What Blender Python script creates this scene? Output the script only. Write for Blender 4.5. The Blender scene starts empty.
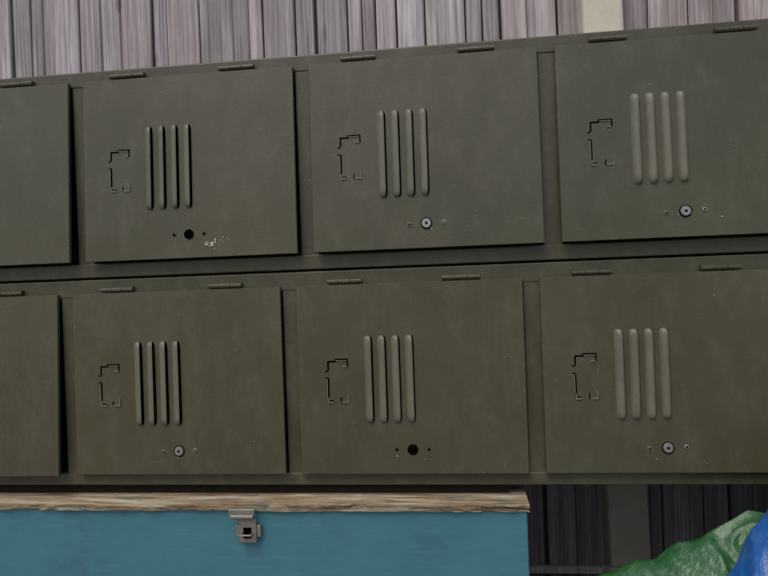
import bpy, bmesh, math, random
from mathutils import Vector, Matrix, noise
random.seed(4)
ZB=1.85            # height of the upper door tops above the ground
sc=bpy.context.scene
sc.view_settings.view_transform='Standard'; sc.view_settings.look='None'; sc.view_settings.exposure=0
col=sc.collection

# ------------------------------------------------------------ materials
def newmat(name):
    m=bpy.data.materials.new(name); m.use_nodes=True
    nt=m.node_tree; b=nt.nodes['Principled BSDF']; return m,nt,b
def N(nt,t,**k):
    n=nt.nodes.new(t)
    for a,v in k.items():
        if a in n.inputs.keys(): n.inputs[a].default_value=v
        else: setattr(n,a,v)
    return n
def coords(nt,scale=(1,1,1),kind='Object'):
    tc=N(nt,'ShaderNodeTexCoord'); mp=N(nt,'ShaderNodeMapping'); mp.inputs['Scale'].default_value=scale
    nt.links.new(tc.outputs[kind],mp.inputs['Vector']); return mp.outputs[0]
def noise_n(nt,vec,scale,detail=4,rough=.55):
    n=N(nt,'ShaderNodeTexNoise'); n.inputs['Scale'].default_value=scale; n.inputs['Detail'].default_value=detail
    n.inputs['Roughness'].default_value=rough; nt.links.new(vec,n.inputs['Vector']); return n.outputs['Fac']
def ramp(nt,fac,stops):
    r=N(nt,'ShaderNodeValToRGB'); e=r.color_ramp.elements
    while len(e)<len(stops): e.new(.5)
    for el,(p,c) in zip(e,stops):
        el.position=p; el.color=(c[0],c[1],c[2],1) if isinstance(c,(tuple,list)) else (c,c,c,1)
    nt.links.new(fac,r.inputs[0]); return r.outputs[0]
def mix(nt,fac,a,b,mode='MIX'):
    m=N(nt,'ShaderNodeMix'); m.data_type='RGBA'; m.blend_type=mode
    for s,i in ((fac,0),(a,6),(b,7)):
        if hasattr(s,'links') or isinstance(s,bpy.types.NodeSocket): nt.links.new(s,m.inputs[i])
        elif i==0: m.inputs[0].default_value=s
        else: m.inputs[i].default_value=(*s,1)
    return m.outputs[2]
def bump(nt,b,h,strength,dist=.001):
    n=N(nt,'ShaderNodeBump'); n.inputs['Strength'].default_value=strength; n.inputs['Distance'].default_value=dist
    nt.links.new(h,n.inputs['Height']); nt.links.new(n.outputs[0],b.inputs['Normal']); return n

def paint(name,base,dust=.35,rough=(.36,.55)):
    m,nt,b=newmat(name); v=coords(nt)
    oi=N(nt,'ShaderNodeObjectInfo')
    add=N(nt,'ShaderNodeVectorMath',operation='MULTIPLY_ADD')
    nt.links.new(oi.outputs['Random'],add.inputs[0]); add.inputs[1].default_value=(37,17,53); nt.links.new(v,add.inputs[2])
    v=add.outputs[0]
    big=noise_n(nt,v,5,4,.6)
    c=mix(nt,ramp(nt,big,[(.3,0),(.72,1)]),tuple(x*.86 for x in base),tuple(x*1.14 for x in base))
    sv=N(nt,'ShaderNodeMapping'); sv.inputs['Scale'].default_value=(1.4,1.4,.6); nt.links.new(v,sv.inputs[0])
    du=noise_n(nt,sv.outputs[0],24,6,.75)
    c=mix(nt,ramp(nt,du,[(.46,0),(.85,dust)]),c,(.19,.19,.14))
    ru=noise_n(nt,v,14,5,.65)
    c=mix(nt,ramp(nt,ru,[(.64,0),(.76,.55)]),c,(.065,.042,.022))
    sp=noise_n(nt,v,190,3,.6)
    c=mix(nt,mix(nt,1.0,ramp(nt,sp,[(.67,0),(.76,.35)]),ramp(nt,ru,[(.4,.05),(.62,1)]),'MULTIPLY'),c,(.32,.32,.27))
    nt.links.new(c,b.inputs['Base Color'])
    r=N(nt,'ShaderNodeMapRange'); nt.links.new(du,r.inputs[0]); r.inputs[1].default_value=.3; r.inputs[2].default_value=.7
    r.inputs[3].default_value=rough[0]; r.inputs[4].default_value=rough[1]; nt.links.new(r.outputs[0],b.inputs['Roughness'])
    bump(nt,b,noise_n(nt,v,300,3,.6),.3,.0008)
    return m
OLIVE=(.070,.067,.036)
M_door=paint('olive_paint',OLIVE,.24,(.26,.40))
M_frame=paint('olive_frame_paint',tuple(x*.86 for x in OLIVE),.32,(.30,.46))
M_louv=paint('olive_worn_paint',(.130,.128,.090),1.0,(.34,.52))
def flat(name,c,r=.6,metal=0,spec=.5):
    m,nt,b=newmat(name); v=coords(nt)
    n=noise_n(nt,v,60,5,.6)
    nt.links.new(mix(nt,n,tuple(x*.7 for x in c),tuple(min(1,x*1.3) for x in c)),b.inputs['Base Color'])
    b.inputs['Roughness'].default_value=r; b.inputs['Metallic'].default_value=metal
    b.inputs['Specular IOR Level'].default_value=spec
    bump(nt,b,n,.2,.0005); return m
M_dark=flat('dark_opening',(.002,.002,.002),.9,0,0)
M_inner=flat('shade_dark',(.015,.015,.011),.8,0,.1)  # near-black colour that carries the shade of interiors and gaps
M_chip=flat('pale_chipped_paint',(.45,.45,.41),.7)
M_rust=flat('rust',(.085,.045,.025),.8)
M_scr=flat('light_scratch',(.15,.148,.11),.6)
M_silver=flat('worn_steel',(.30,.305,.29),.42,.6)
M_galv=flat('rusty_zinc',(.27,.25,.21),.5,.6)

def wood(name,dark,light,gsc=(90,90,1.8),rough=.8,bs=.6):
    m,nt,b=newmat(name); v=coords(nt,gsc)
    g=noise_n(nt,v,1.0,6,.7); v2=coords(nt,(4,4,1)); s=noise_n(nt,v2,3,5,.6)
    v3=coords(nt,(260,260,5)); fine=noise_n(nt,v3,1.0,3,.6)
    c=mix(nt,ramp(nt,g,[(.34,0),(.62,1)]),dark,light)
    c=mix(nt,ramp(nt,fine,[(.36,.6),(.5,0)]),c,tuple(x*.5 for x in dark))
    c=mix(nt,ramp(nt,s,[(.38,.45),(.56,0)]),c,(dark[0]*.85,dark[1]*.75,dark[2]*.66))
    vk=coords(nt,(22,22,7)); kn=noise_n(nt,vk,1.0,2,.5)
    c=mix(nt,ramp(nt,kn,[(.70,0),(.76,.6)]),c,(.14,.10,.08))
    at=N(nt,'ShaderNodeAttribute',attribute_name='tone')
    c=mix(nt,1.0,c,at.outputs['Color'],'MULTIPLY')
    nt.links.new(c,b.inputs['Base Color']); b.inputs['Roughness'].default_value=rough
    bump(nt,b,g,bs,.002); return m
M_fence=wood('weathered_fence_wood',(.28,.255,.26),(.58,.55,.57))

# ------------------------------------------------------------ mesh helpers
def link(o,parent=None):
    col.objects.link(o)
    if parent: o.parent=parent
    return o
def empty(name,loc=(0,0,0)):
    e=bpy.data.objects.new(name,None); e.empty_display_size=.1; e.location=loc; col.objects.link(e); return e
def obj(name,bm,mats,parent=None,smooth=False,loc=(0,0,0)):
    me=bpy.data.meshes.new(name); bm.normal_update(); bm.to_mesh(me); bm.free()
    for m in mats: me.materials.append(m)
    if smooth:
        for p in me.polygons: p.use_smooth=True
    o=bpy.data.objects.new(name,me); o.location=loc; return link(o,parent)
def bbox(bm,x0,x1,y0,y1,z0,z1,mi=0,bev=0,seg=2):
    r=bmesh.ops.create_cube(bm,size=1)
    for v in r['verts']:
        v.co=Vector(((x0+x1)/2+v.co.x*(x1-x0),(y0+y1)/2+v.co.y*(y1-y0),(z0+z1)/2+v.co.z*(z1-z0)))
    fs=set(f for v in r['verts'] for f in v.link_faces)
    if bev:
        es=list(set(e for v in r['verts'] for e in v.link_edges))
        rr=bmesh.ops.bevel(bm,geom=es,offset=bev,segments=seg,affect='EDGES',profile=.5)
        fs=set(rr['faces'])|set(f for f in fs if f.is_valid)
    for f in fs: f.material_index=mi
def cyl(bm,c,axis,r,h,mi=0,seg=24,r2=None):
    rr=bmesh.ops.create_cone(bm,cap_ends=True,segments=seg,radius1=r,radius2=r if r2 is None else r2,depth=h)
    q=Vector((0,0,1)).rotation_difference(Vector(axis)).to_matrix()
    for v in rr['verts']: v.co=q@v.co+Vector(c)
    for v in rr['verts']:
        for f in v.link_faces: f.material_index=mi

# ------------------------------------------------------------ lockers
W=.38; DW=.3526; DH=.2966; H=.3493; OFF=-.0337; T=.0065
def louvre(bm,x,z0,z1):
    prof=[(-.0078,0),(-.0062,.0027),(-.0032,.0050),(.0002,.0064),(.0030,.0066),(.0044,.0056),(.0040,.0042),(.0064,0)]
    n=22; rings=[]
    L=z0-z1
    for i in range(n+1):
        u=i/n; u=.5-.5*math.cos(math.pi*u)
        z=z0-L*u; d=min(u*L,(1-u)*L); s=1 if d>.010 else math.sqrt(max(0,1-(1-d/.010)**2))
        s=max(s,.03)
        rings.append([bm.verts.new((x+px*(.35+.65*s),-T-.0001-h*s,z)) for px,h in prof])
    for a,b in zip(rings,rings[1:]):
        for k in range(len(prof)-1):
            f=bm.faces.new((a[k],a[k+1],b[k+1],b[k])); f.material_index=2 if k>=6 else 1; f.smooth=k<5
def door(name,parent,x0,ztop,ang,lock='lock',seed=0,rust=False,yaw=0):
    bm=bmesh.new()
    nx,nz=30,26
    g=[]
    for j in range(nz+1):
        row=[]
        for i in range(nx+1):
            x=DW*i/nx; z=-DH*j/nz
            e=min(i,nx-i,j,nz-j)/4; e=min(1,e); e=e*e*(3-2*e)
            d=.0011*e*noise.noise(Vector((x*7+seed*3.1,z*7,seed)))
            row.append(bm.verts.new((x,-T+d,z)))
        g.append(row)
    for j in range(nz):
        for i in range(nx):
            f=bm.faces.new((g[j][i],g[j+1][i],g[j+1][i+1],g[j][i+1])); f.smooth=True
    loop=[g[0][i] for i in range(nx+1)]+[g[j][nx] for j in range(1,nz+1)]+[g[nz][i] for i in range(nx-1,-1,-1)]+[g[j][0] for j in range(nz-1,0,-1)]
    def off(loopv,grow,y):
        out=[]
        for v in loopv:
            x,z=v.co.x,v.co.z
            nxp=x+(grow if x>DW/2 else -grow) if (x<.001 or x>DW-.001) else x
            nzp=z+(grow if z>-DH/2 else -grow) if (z>-.001 or z<-DH+.001) else z
            out.append(bm.verts.new((nxp,y,nzp)))
        return out
    l1=off(loop,.0007,-T+.0007)
    l2=[bm.verts.new((v.co.x,-.0002,v.co.z)) for v in l1]
    for a,b in ((loop,l1),(l1,l2)):
        for k in range(len(a)):
            k2=(k+1)%len(a); f=bm.faces.new((a[k],a[k2],b[k2],b[k])); f.smooth=False
    for k in range(len(loop)):
        e=bm.edges.get((loop[k],loop[(k+1)%len(loop)]))
        if e: e.smooth=False
    bm.faces.new(l2)
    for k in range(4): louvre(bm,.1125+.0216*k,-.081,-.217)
    y=-T
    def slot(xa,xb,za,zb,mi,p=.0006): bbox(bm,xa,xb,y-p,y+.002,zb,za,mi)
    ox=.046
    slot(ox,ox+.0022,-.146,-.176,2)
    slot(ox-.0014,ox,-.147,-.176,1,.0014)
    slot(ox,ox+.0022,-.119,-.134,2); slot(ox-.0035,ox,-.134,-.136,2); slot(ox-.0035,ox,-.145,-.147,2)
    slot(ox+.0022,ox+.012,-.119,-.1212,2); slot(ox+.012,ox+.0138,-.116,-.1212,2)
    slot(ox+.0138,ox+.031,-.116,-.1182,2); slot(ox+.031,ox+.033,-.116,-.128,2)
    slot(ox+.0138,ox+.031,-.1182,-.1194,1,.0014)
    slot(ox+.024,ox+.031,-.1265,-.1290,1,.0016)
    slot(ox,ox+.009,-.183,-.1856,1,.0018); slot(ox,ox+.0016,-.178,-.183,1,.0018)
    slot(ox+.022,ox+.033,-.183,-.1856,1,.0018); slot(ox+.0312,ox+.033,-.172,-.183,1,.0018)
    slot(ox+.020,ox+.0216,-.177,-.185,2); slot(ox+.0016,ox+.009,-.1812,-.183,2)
    lx,lz=.177,-.2595
    if lock=='lock':
        cyl(bm,(lx,y-.0006,lz),(0,-1,0),.0090,.0012,2,28)
        cyl(bm,(lx,y-.0016,lz),(0,-1,0),.0081,.0022,3,28,.0066)
        cyl(bm,(lx,y-.0028,lz),(0,-1,0),.0020,.0006,2,16)
        for s in (-1,1):
            cyl(bm,(lx+s*.0265,y-.0008,lz+.001*s),(0,-1,0),.0038,.0016,1 if s<0 else 3,14,.0028)
            cyl(bm,(lx+s*.0265,y-.0017,lz+.001*s),(0,-1,0),.0015,.0006,2,8)
    else:
        cyl(bm,(lx,y-.0003,lz),(0,-1,0),.0092,.001,4 if rust else 1,28)
        cyl(bm,(lx,y-.0006,lz),(0,-1,0),.0083,.0012,2,28)
        for s in (-1,1):
            cyl(bm,(lx+s*.025,y-.0003,lz),(0,-1,0),.0036,.0006,4,12)
            cyl(bm,(lx+s*.025,y-.0005,lz),(0,-1,0),.0021,.0010,2,12)
    rnd=random.Random(seed)
    def chip(cx,cz,s,mi=5,lift=.0012):
        n=rnd.randint(5,8); st=rnd.uniform(.5,1.6); a0=rnd.random()*6
        vs=[]
        for k in range(n):
            a=a0+2*math.pi*k/n; r=s*rnd.uniform(.45,1.1)
            xx=min(max(cx+r*math.cos(a)*st,.0002),DW-.0002); zz=min(max(cz+r*math.sin(a),-DH+.0002),-.0002)
            vs.append(bm.verts.new((xx,y-lift,zz)))
        f=bm.faces.new(vs); f.material_index=mi
        if f.normal.y>0: f.normal_flip()
    for k in range(3): chip(rnd.uniform(.02,.33),rnd.uniform(-.28,-.02),rnd.uniform(.0005,.0010))
    for k in range(26):
        s=rnd.choice('blrt'); t=rnd.random()
        cx,cz={'b':(t*DW,-DH+.0006),'t':(t*DW,-.0006),'l':(.0006,-t*DH),'r':(DW-.0006,-t*DH)}[s]
        chip(cx,cz,rnd.uniform(.0005,.0018),rnd.choice((4,4,6,6,6)),.0001)
    for k in range(9):
        a=rnd.gauss(math.pi/2,.7) if rnd.random()<.6 else rnd.uniform(-.4,.4); Ls=rnd.uniform(.004,.02); wv_=rnd.uniform(.00015,.0003)
        sx,sz=rnd.uniform(.03,.31),rnd.uniform(-.27,-.03)
        dx,dz_=math.cos(a)*Ls,math.sin(a)*Ls; nx_,nz_=-math.sin(a)*wv_,math.cos(a)*wv_
        f=bm.faces.new([bm.verts.new(p) for p in ((sx,y-.0012,sz),(sx+dx*.5+nx_,y-.0012,sz+dz_*.5+nz_),(sx+dx,y-.0012,sz+dz_),(sx+dx*.5-nx_,y-.0012,sz+dz_*.5-nz_))]); f.material_index=6
    if lock=='hole' and not rust:
        for k in range(12): chip(.213+rnd.gauss(0,.007),-.278+rnd.gauss(0,.004),rnd.uniform(.0006,.0028))
        for k in range(9): chip(.240+rnd.gauss(0,.008),-.272+rnd.gauss(0,.004),rnd.uniform(.0005,.0014))
    for k in range(7): chip(lx+rnd.gauss(0,.03),lz+rnd.gauss(-.012,.01),rnd.uniform(.0006,.0014),rnd.choice((4,5,6)))
    o=obj('door',bm,[M_door,M_louv,M_dark,M_silver,M_rust,M_chip,M_scr],parent,loc=(x0,-.0015,ztop))
    o.rotation_euler=(-math.radians(ang),math.radians(yaw),0)
    return o
def hinge(bm,x0,x1,z):
    n=3; w=(x1-x0)/n
    for k in range(n):
        cyl(bm,((x0+w*(k+.5)),-.0065,z),(1,0,0),.0036,w-.0008,0,14)
    bbox(bm,x0+.001,x1-.001,-.0040,-.001,z-.001,z+.005,0,.0006,1)
def unit(name,ox,zt,zb,doors,dz):
    root=empty(name,(0,0,ZB))
    cmin,cmax=-1,5
    g=W-DW
    xl=ox+(cmin-2)*W-g; xr=ox+(cmax-2)*W
    D=.37
    bm=bmesh.new()
    t=.0015
    bbox(bm,xl,xr,.003,D,zt-t,zt-.0003,0); bbox(bm,xl,xr,.003,D,zb+.0003,zb+t,0)
    bbox(bm,xl,xr,D-t,D,zb+t,zt-t,0)
    bbox(bm,xl,xl+t,.003,D-t,zb+t,zt-t,0); bbox(bm,xr-t,xr,.003,D-t,zb+t,zt-t,0)
    obj('carcass',bm,[M_frame],root)
    bm=bmesh.new()
    for c in range(cmin+1,cmax):
        x=ox+(c-2)*W-g/2; bbox(bm,x-.001,x+.001,.021,D-.002,zb+.002,zt-.002,0)
    bbox(bm,xl+.002,xr-.002,.03,.032,zb+.003,dz-DH+.02,0)  # dark sheet behind the gap below the doors, shade put into its colour
    obj('partitions_and_shade_sheet',bm,[M_inner],root)
    bm=bmesh.new()
    lap=.006
    zlow=dz-DH-.0022
    bbox(bm,xl,xr,0,.02,dz-lap,zt,0,.0022,3)
    bbox(bm,xl,xr,0,.02,zb,zlow,0,.0022,3)
    for c in range(cmin,cmax+1):
        x1=ox+(c-2)*W; x0=x1-g
        xa=x0+(.0018 if c>cmin else 0); xb=x1+(.003 if c<cmax else 0)
        bbox(bm,xa,xb,.0012,.019,zlow-.001,dz-lap+.001,0,.0015,2)
    obj('face_frame',bm,[M_frame],root)
    bm=bmesh.new()
    for c in range(cmin,cmax):
        x=ox+(c-2)*W
        for a in (.048,.232): hinge(bm,x+a+random.uniform(-.003,.003),x+a+.058,dz+.006)
    obj('hinges',bm,[M_frame],root)
    for c in range(cmin,cmax):
        a,l,r=doors[c+1]
        door('door',root,ox+(c-2)*W,dz,a,l,seed=c*7+int(ox*100)+50,rust=r)
    return root
U=[(2,'lock',0),(2.9,'lock',0),(2.4,'hole',0),(2.5,'lock',0),(2.4,'lock',0),(1.5,'lock',0)]
L=[(1.5,'lock',0),(3.0,'lock',0),(.9,'lock',0),(.9,'hole',1),(.8,'lock',0),(1.6,'lock',0)]
unit('metal_locker_unit',0,.020,-.3225,U,0)
unit('metal_locker_unit',OFF,-.3255,-.668,L,-H)

# ------------------------------------------------------------ fence behind
fence=empty('wooden_fence',(0,0,0))
def setTone(o,vals):
    me=o.data; a=me.color_attributes.new('tone','FLOAT_COLOR','CORNER')
    for p in me.polygons:
        v=vals[p.index]
        for li in p.loop_indices: a.data[li].color=(v[0],v[1],v[2],1)
bm=bmesh.new(); tones=[]
x=-2.6; FY=.43
while x<3.6:
    w=random.choice((random.uniform(.028,.045),random.uniform(.045,.065),random.uniform(.06,.088)))
    tone=random.uniform(.70,1.10); tv=(tone*random.uniform(.98,1.04),tone*.985,tone*random.uniform(.96,1.03))
    if x>.55: tv=(tv[0]*.93,tv[1]*.90,tv[2]*.88)
    n=24; z0,z1=.06,2.62+random.uniform(-.01,.01)
    lean=random.uniform(-.005,.005)
    dy=random.uniform(-.004,.004)
    prev=None
    for k in range(n+1):
        z=z0+(z1-z0)*k/n
        wob=.002*noise.noise(Vector((x*9,z*2.5,1)))
        lx=x+wob+lean*(z-1.9)
        ring=[(lx,FY+.016),(lx,FY-.006+dy),(lx+.0025,FY-.009+dy),(lx+w*.5,FY-.009+dy),(lx+w-.003,FY-.007+dy),(lx+w-.0005,FY-.004+dy),(lx+w-.0005,FY+.016)]
        vs=[bm.verts.new((a,b,z)) for a,b in ring]
        nr=len(ring)
        if prev:
            for q in range(nr):
                bm.faces.new((prev[q],prev[(q+1)%nr],vs[(q+1)%nr],vs[q])); tones.append(tv)
        else: bm.faces.new(vs); tones.append(tv)
        prev=vs
    bm.faces.new(prev[::-1]); tones.append(tv)
    x+=w+random.choice((.0015,.0025,.004,.007))
bmesh.ops.recalc_face_normals(bm,faces=bm.faces)
o=obj('boards',bm,[M_fence],fence); setTone(o,tones)
bm=bmesh.new()
bbox(bm,-2.6,3.6,FY+.018,FY+.022,.06,2.60,0)
for z in (.4,1.3,2.2): bbox(bm,-2.6,3.6,FY+.0225,FY+.06,z,z+.08,0,.003,1)
o=obj('rails',bm,[M_fence],fence); setTone(o,[(.35,.33,.33)]*len(o.data.polygons))
def concrete(name,a,b_,sc_=30):
    m,nt,b=newmat(name); v=coords(nt)
    n=noise_n(nt,v,sc_,6,.7); n2=noise_n(nt,v,3,5,.6)
    c=mix(nt,n,a,b_); c=mix(nt,ramp(nt,n2,[(.35,.4),(.6,0)]),c,tuple(x*.6 for x in a))
    nt.links.new(c,b.inputs['Base Color']); b.inputs['Roughness'].default_value=.9; bump(nt,b,n,.6,.002); return m
M_conc=concrete('post_concrete',(.50,.47,.38),(.80,.77,.64))
M_ground=concrete('yard_concrete',(.18,.175,.165),(.30,.295,.28),8)
for i,px in enumerate((.537,-1.45,2.5)):
    bm=bmesh.new(); bbox(bm,-.041,.041,-.05,.03,0,2.62,0,.008,2)
    o=obj('concrete_fence_post',bm,[M_conc],None,loc=(px+.012,FY-.02,0)); o.rotation_euler=(0,math.radians(-.95) if i==0 else 0,0)
    if i==0: o.location.x=px+.035
bm=bmesh.new(); bbox(bm,-.9,1.9,.345,.358,ZB-.962,ZB-.948,0,.002,1)
o=obj('timber_batten',bm,[M_fence]); setTone(o,[(1.4,1.4,1.35)]*len(o.data.polygons))
bm=bmesh.new()
v=[bm.verts.new(p) for p in ((-60,-60,0),(60,-60,0),(60,60,0),(-60,60,0))]; bm.faces.new(v)
obj('ground',bm,[M_ground])

# ------------------------------------------------------------ blue chest
cup=empty('blue_wooden_chest',(0,0,ZB))
m,nt,b=newmat('blue_paint'); v=coords(nt); vs_=coords(nt,(3,3,30))
n=noise_n(nt,v,7,6,.6); s=noise_n(nt,vs_,6,5,.6); c=mix(nt,n,(.038,.145,.190),(.064,.220,.270))
c=mix(nt,ramp(nt,s,[(.55,0),(.75,.22)]),c,(.15,.30,.34))
gr=noise_n(nt,v,18,6,.7); c=mix(nt,ramp(nt,gr,[(.54,0),(.75,.5)]),c,(.05,.10,.115))
sp=noise_n(nt,v,90,5,.7); c=mix(nt,ramp(nt,sp,[(.66,0),(.74,.6)]),c,(.09,.11,.10))
nt.links.new(c,b.inputs['Base Color']); b.inputs['Roughness'].default_value=.45; bump(nt,b,noise_n(nt,v,120,4,.6),.3,.001); M_blue=m
m,nt,b=newmat('worn_plywood'); v=coords(nt,(5,60,90)); n=noise_n(nt,v,1.6,7,.75)
v2=coords(nt,(9,50,50)); n2=noise_n(nt,v2,1.5,5,.7)
c=ramp(nt,n,[(.28,(.07,.042,.028)),(.42,(.24,.155,.085)),(.52,(.42,.34,.21)),(.62,(.58,.54,.42)),(.8,(.26,.18,.11))])
c=mix(nt,ramp(nt,n2,[(.54,0),(.64,.85)]),c,(.09,.13,.12))
nt.links.new(c,b.inputs['Base Color']); b.inputs['Roughness'].default_value=.85; bump(nt,b,n,.8,.003); M_ply=m
CX0,CX1=-1.3,.3125
CF=-.032
bm=bmesh.new()
zb_=-.6975
bbox(bm,CX0,CX1,CF,CF+.018,-1.80,zb_,0,.0015,2)
bbox(bm,CX0,CX0+.018,CF+.018,.34,-1.80,zb_,0); bbox(bm,CX1-.018,CX1,CF+.018,.34,-1.80,zb_,0)
bbox(bm,CX0+.018,CX1-.018,.325,.34,-1.80,zb_,0)
bbox(bm,CX0+.018,CX1-.018,CF+.018,.325,-1.80,-1.78,0)
obj('box_body',bm,[M_blue],cup)
bm=bmesh.new()
bbox(bm,CX0+.01,CX1-.01,CF+.03,.32,-1.85,-1.80,0); obj('plinth',bm,[M_inner],cup)
bm=bmesh.new()
nl=4; nxx=340
x0,x1=CX0-.012,CX1+.003
def lay(x,k):
    r=.0035*noise.noise(Vector((x*16,k*3.7,2)))+.0025*noise.noise(Vector((x*60,k*5.1,9)))
    if noise.noise(Vector((x*9,k*2.3,5)))>.28: r+=.003
    return r
zt=-.6850; th=.0030
for k in range(nl):
    zz=zt-k*th
    rows=[]
    for i in range(nxx+1):
        x=x0+(x1-x0)*i/nxx; yf=CF-.009+lay(x,k)+.0009*k
        dz_=.0010*noise.noise(Vector((x*8,0,0)))-(.003*max(0,noise.noise(Vector((x*5,3,1)))) if k==0 else 0)
        rows.append([bm.verts.new((x,.34,zz)),bm.verts.new((x,.0,zz)),bm.verts.new((x,yf,zz+dz_)),bm.verts.new((x,yf+.0006,zz-th*.85+dz_)),bm.verts.new((x,.34,zz-th*.85))])
    for a,b2 in zip(rows,rows[1:]):
        for q in range(5): bm.faces.new((a[q],a[(q+1)%5],b2[(q+1)%5],b2[q]))
    bm.faces.new(rows[0]); bm.faces.new(rows[-1][::-1])
bmesh.ops.recalc_face_normals(bm,faces=bm.faces)
obj('lid',bm,[M_ply],cup)
bm=bmesh.new()
bbox(bm,-1.2,.29,.012,.33,-.6838,-.6685,0)  # fills the gap under the lockers; the gap's shade is in its dark colour
obj('gap_shade_strip',bm,[M_inner],cup)
# hasp
bm=bmesh.new()
hx=-.120; yy=CF
bbox(bm,hx-.024,hx+.018,yy-.018,yy-.0152,-.6995,-.690,0,.0008,1)
cyl(bm,(hx-.003,yy-.015,-.702),(1,0,0),.0042,.036,0,12)
bbox(bm,hx-.010,hx+.018,yy-.0125,yy-.010,-.744,-.706,0,.001,1)
bbox(bm,hx-.002,hx+.010,yy-.0145,yy-.0126,-.736,-.720,1)
for s in (-1,1): cyl(bm,(hx+.004+s*.008,yy-.018,-.728),(0,-1,0),.0016,.011,0,8)
cyl(bm,(hx+.004,yy-.0235,-.728),(1,0,0),.0016,.018,0,8)
bbox(bm,hx-.016,hx+.024,yy-.0095,yy+.0005,-.736,-.718,0,.0008,1)
obj('hasp',bm,[M_galv,M_dark],cup)

# trestle carrying the right-hand end of the lockers
tr=empty('timber_trestle',(0,0,0))
bm=bmesh.new()
for yy in (.12,.28): bbox(bm,1.02,1.09,yy,yy+.05,0,ZB-.72,0,.003,1)
bbox(bm,1.01,1.10,.02,.34,ZB-.72,ZB-.6685,0,.003,1)
o=obj('legs',bm,[M_fence],tr); setTone(o,[(.5,.45,.4)]*len(o.data.polygons))

# ------------------------------------------------------------ tarpaulins
def tarpmat(name,a,b_,rough=.34):
    m,nt,b=newmat(name); v=coords(nt)
    n=noise_n(nt,v,9,5,.6); c=mix(nt,n,a,b_)
    du=noise_n(nt,v,30,6,.75); c=mix(nt,ramp(nt,du,[(.5,0),(.8,.4)]),c,(.25,.3,.3))
    nt.links.new(c,b.inputs['Base Color']); b.inputs['Roughness'].default_value=rough
    v2=coords(nt,(1,1,.6)); w1=noise_n(nt,v2,34,5,.6)
    bump(nt,b,w1,.8,.006); return m
M_green=tarpmat('green_polythene',(.010,.065,.018),(.03,.135,.038))
M_bluet=tarpmat('blue_polythene',(.008,.065,.26),(.022,.15,.46))
def ip(pts,x):
    if x<=pts[0][0]: return pts[0][1]
    for (a,b),(c,d) in zip(pts,pts[1:]):
        if x<=c: return b+(d-b)*(x-a)/(c-a)
    return pts[-1][1]
def tarp(name,xa,xb,prof,yr,front,back,mat,seed,amp):
    bm=bmesh.new(); nu,nv=300,260; rows=[]
    for i in range(nu+1):
        x=xa+(xb-xa)*i/nu; h=ZB+ip(prof,x); col_=[]
        for j in range(nv+1):
            t=-1+2*j/nv; t=math.copysign(abs(t)**1.35,t); tt=abs(t)
            ang=tt*math.pi/2; depth=front if t<0 else back
            y=yr+math.copysign(depth*math.sin(ang),t)
            z=h*max(0,math.cos(ang))**.75
            p=Vector((x,y,z))
            q=Vector((x*6+z*4+seed,y*6,z*2.6-x*2))
            wq=q+.35*Vector((noise.noise(q*1.3),noise.noise(q*1.3+Vector((9,0,0))),0))
            r=(1-2*abs(noise.noise(wq)))*.55+(1-2*abs(noise.noise(wq*2.3+Vector((5,1,seed)))))*.3+.15*(1-2*abs(noise.noise(wq*5.1)))
            d=amp*(r-.6)
            n=Vector((.2*noise.noise(q*.7),math.sin(ang)*(1 if t>0 else -1),math.cos(ang)*.7)).normalized()
            p+=n*d; p.z=max(p.z,.004)
            col_.append(bm.verts.new(p))
        rows.append(col_)
    for a,b in zip(rows,rows[1:]):
        for j in range(nv):
            f=bm.faces.new((a[j],a[j+1],b[j+1],b[j])); f.smooth=True
    bmesh.ops.recalc_face_normals(bm,faces=bm.faces)
    return obj(name,bm,[mat])
tarp('green_tarpaulin',.325,1.5,[(.325,-.90),(.36,-.805),(.395,-.782),(.466,-.754),(.534,-.730),(.609,-.698),(.75,-.68),(1.4,-.72),(1.5,-1.6)],-.06,.16,.10,M_green,3,.034)
tarp('blue_tarpaulin',.50,1.5,[(.50,-1.0),(.535,-.80),(.553,-.75),(.583,-.689),(.613,-.640),(.66,-.61),(1.0,-.56),(1.4,-.65),(1.5,-1.6)],-.13,.2,.06,M_bluet,11,.036)

# ------------------------------------------------------------ light
w=bpy.data.worlds.new('World'); sc.world=w; w.use_nodes=True; nt=w.node_tree
bg=nt.nodes['Background']; sky=nt.nodes.new('ShaderNodeTexSky'); sky.sky_type='NISHITA'; sky.sun_disc=False
EL=math.radians(55); AZ=math.radians(200)
sky.sun_elevation=EL; sky.sun_rotation=AZ; sky.dust_density=4; sky.air_density=1.0; sky.ozone_density=1
nt.links.new(sky.outputs[0],bg.inputs[0]); bg.inputs[1].default_value=.125
sd=bpy.data.lights.new('sun','SUN'); sd.energy=.9; sd.angle=math.radians(30); sd.color=(1,.97,.93)
so=bpy.data.objects.new('sun',sd); col.objects.link(so)
dirv=Vector((math.sin(AZ)*math.cos(EL),math.cos(AZ)*math.cos(EL),math.sin(EL)))
so.rotation_euler=dirv.to_track_quat('Z','Y').to_euler(); so.location=dirv*10

# ------------------------------------------------------------ camera
cx,d,cz,yaw,pitch,roll=.2212,1.003,-.35,-.1146,-.0062,-.0365
wv=Vector((math.sin(yaw)*math.cos(pitch),math.cos(yaw)*math.cos(pitch),math.sin(pitch)))
r=wv.cross(Vector((0,0,1))).normalized(); u=r.cross(wv)
c_,s_=math.cos(roll),math.sin(roll)
R=c_*r+s_*u; Uv=c_*u-s_*r
cd=bpy.data.cameras.new('camera'); cam=bpy.data.objects.new('camera',cd); col.objects.link(cam)
M=Matrix((R,Uv,-wv)).transposed().to_4x4(); M.translation=Vector((cx,-d,ZB+cz)); cam.matrix_world=M
cd.sensor_width=36; cd.lens=36*640/768; cd.clip_start=.02; cd.clip_end=500
sc.camera=cam
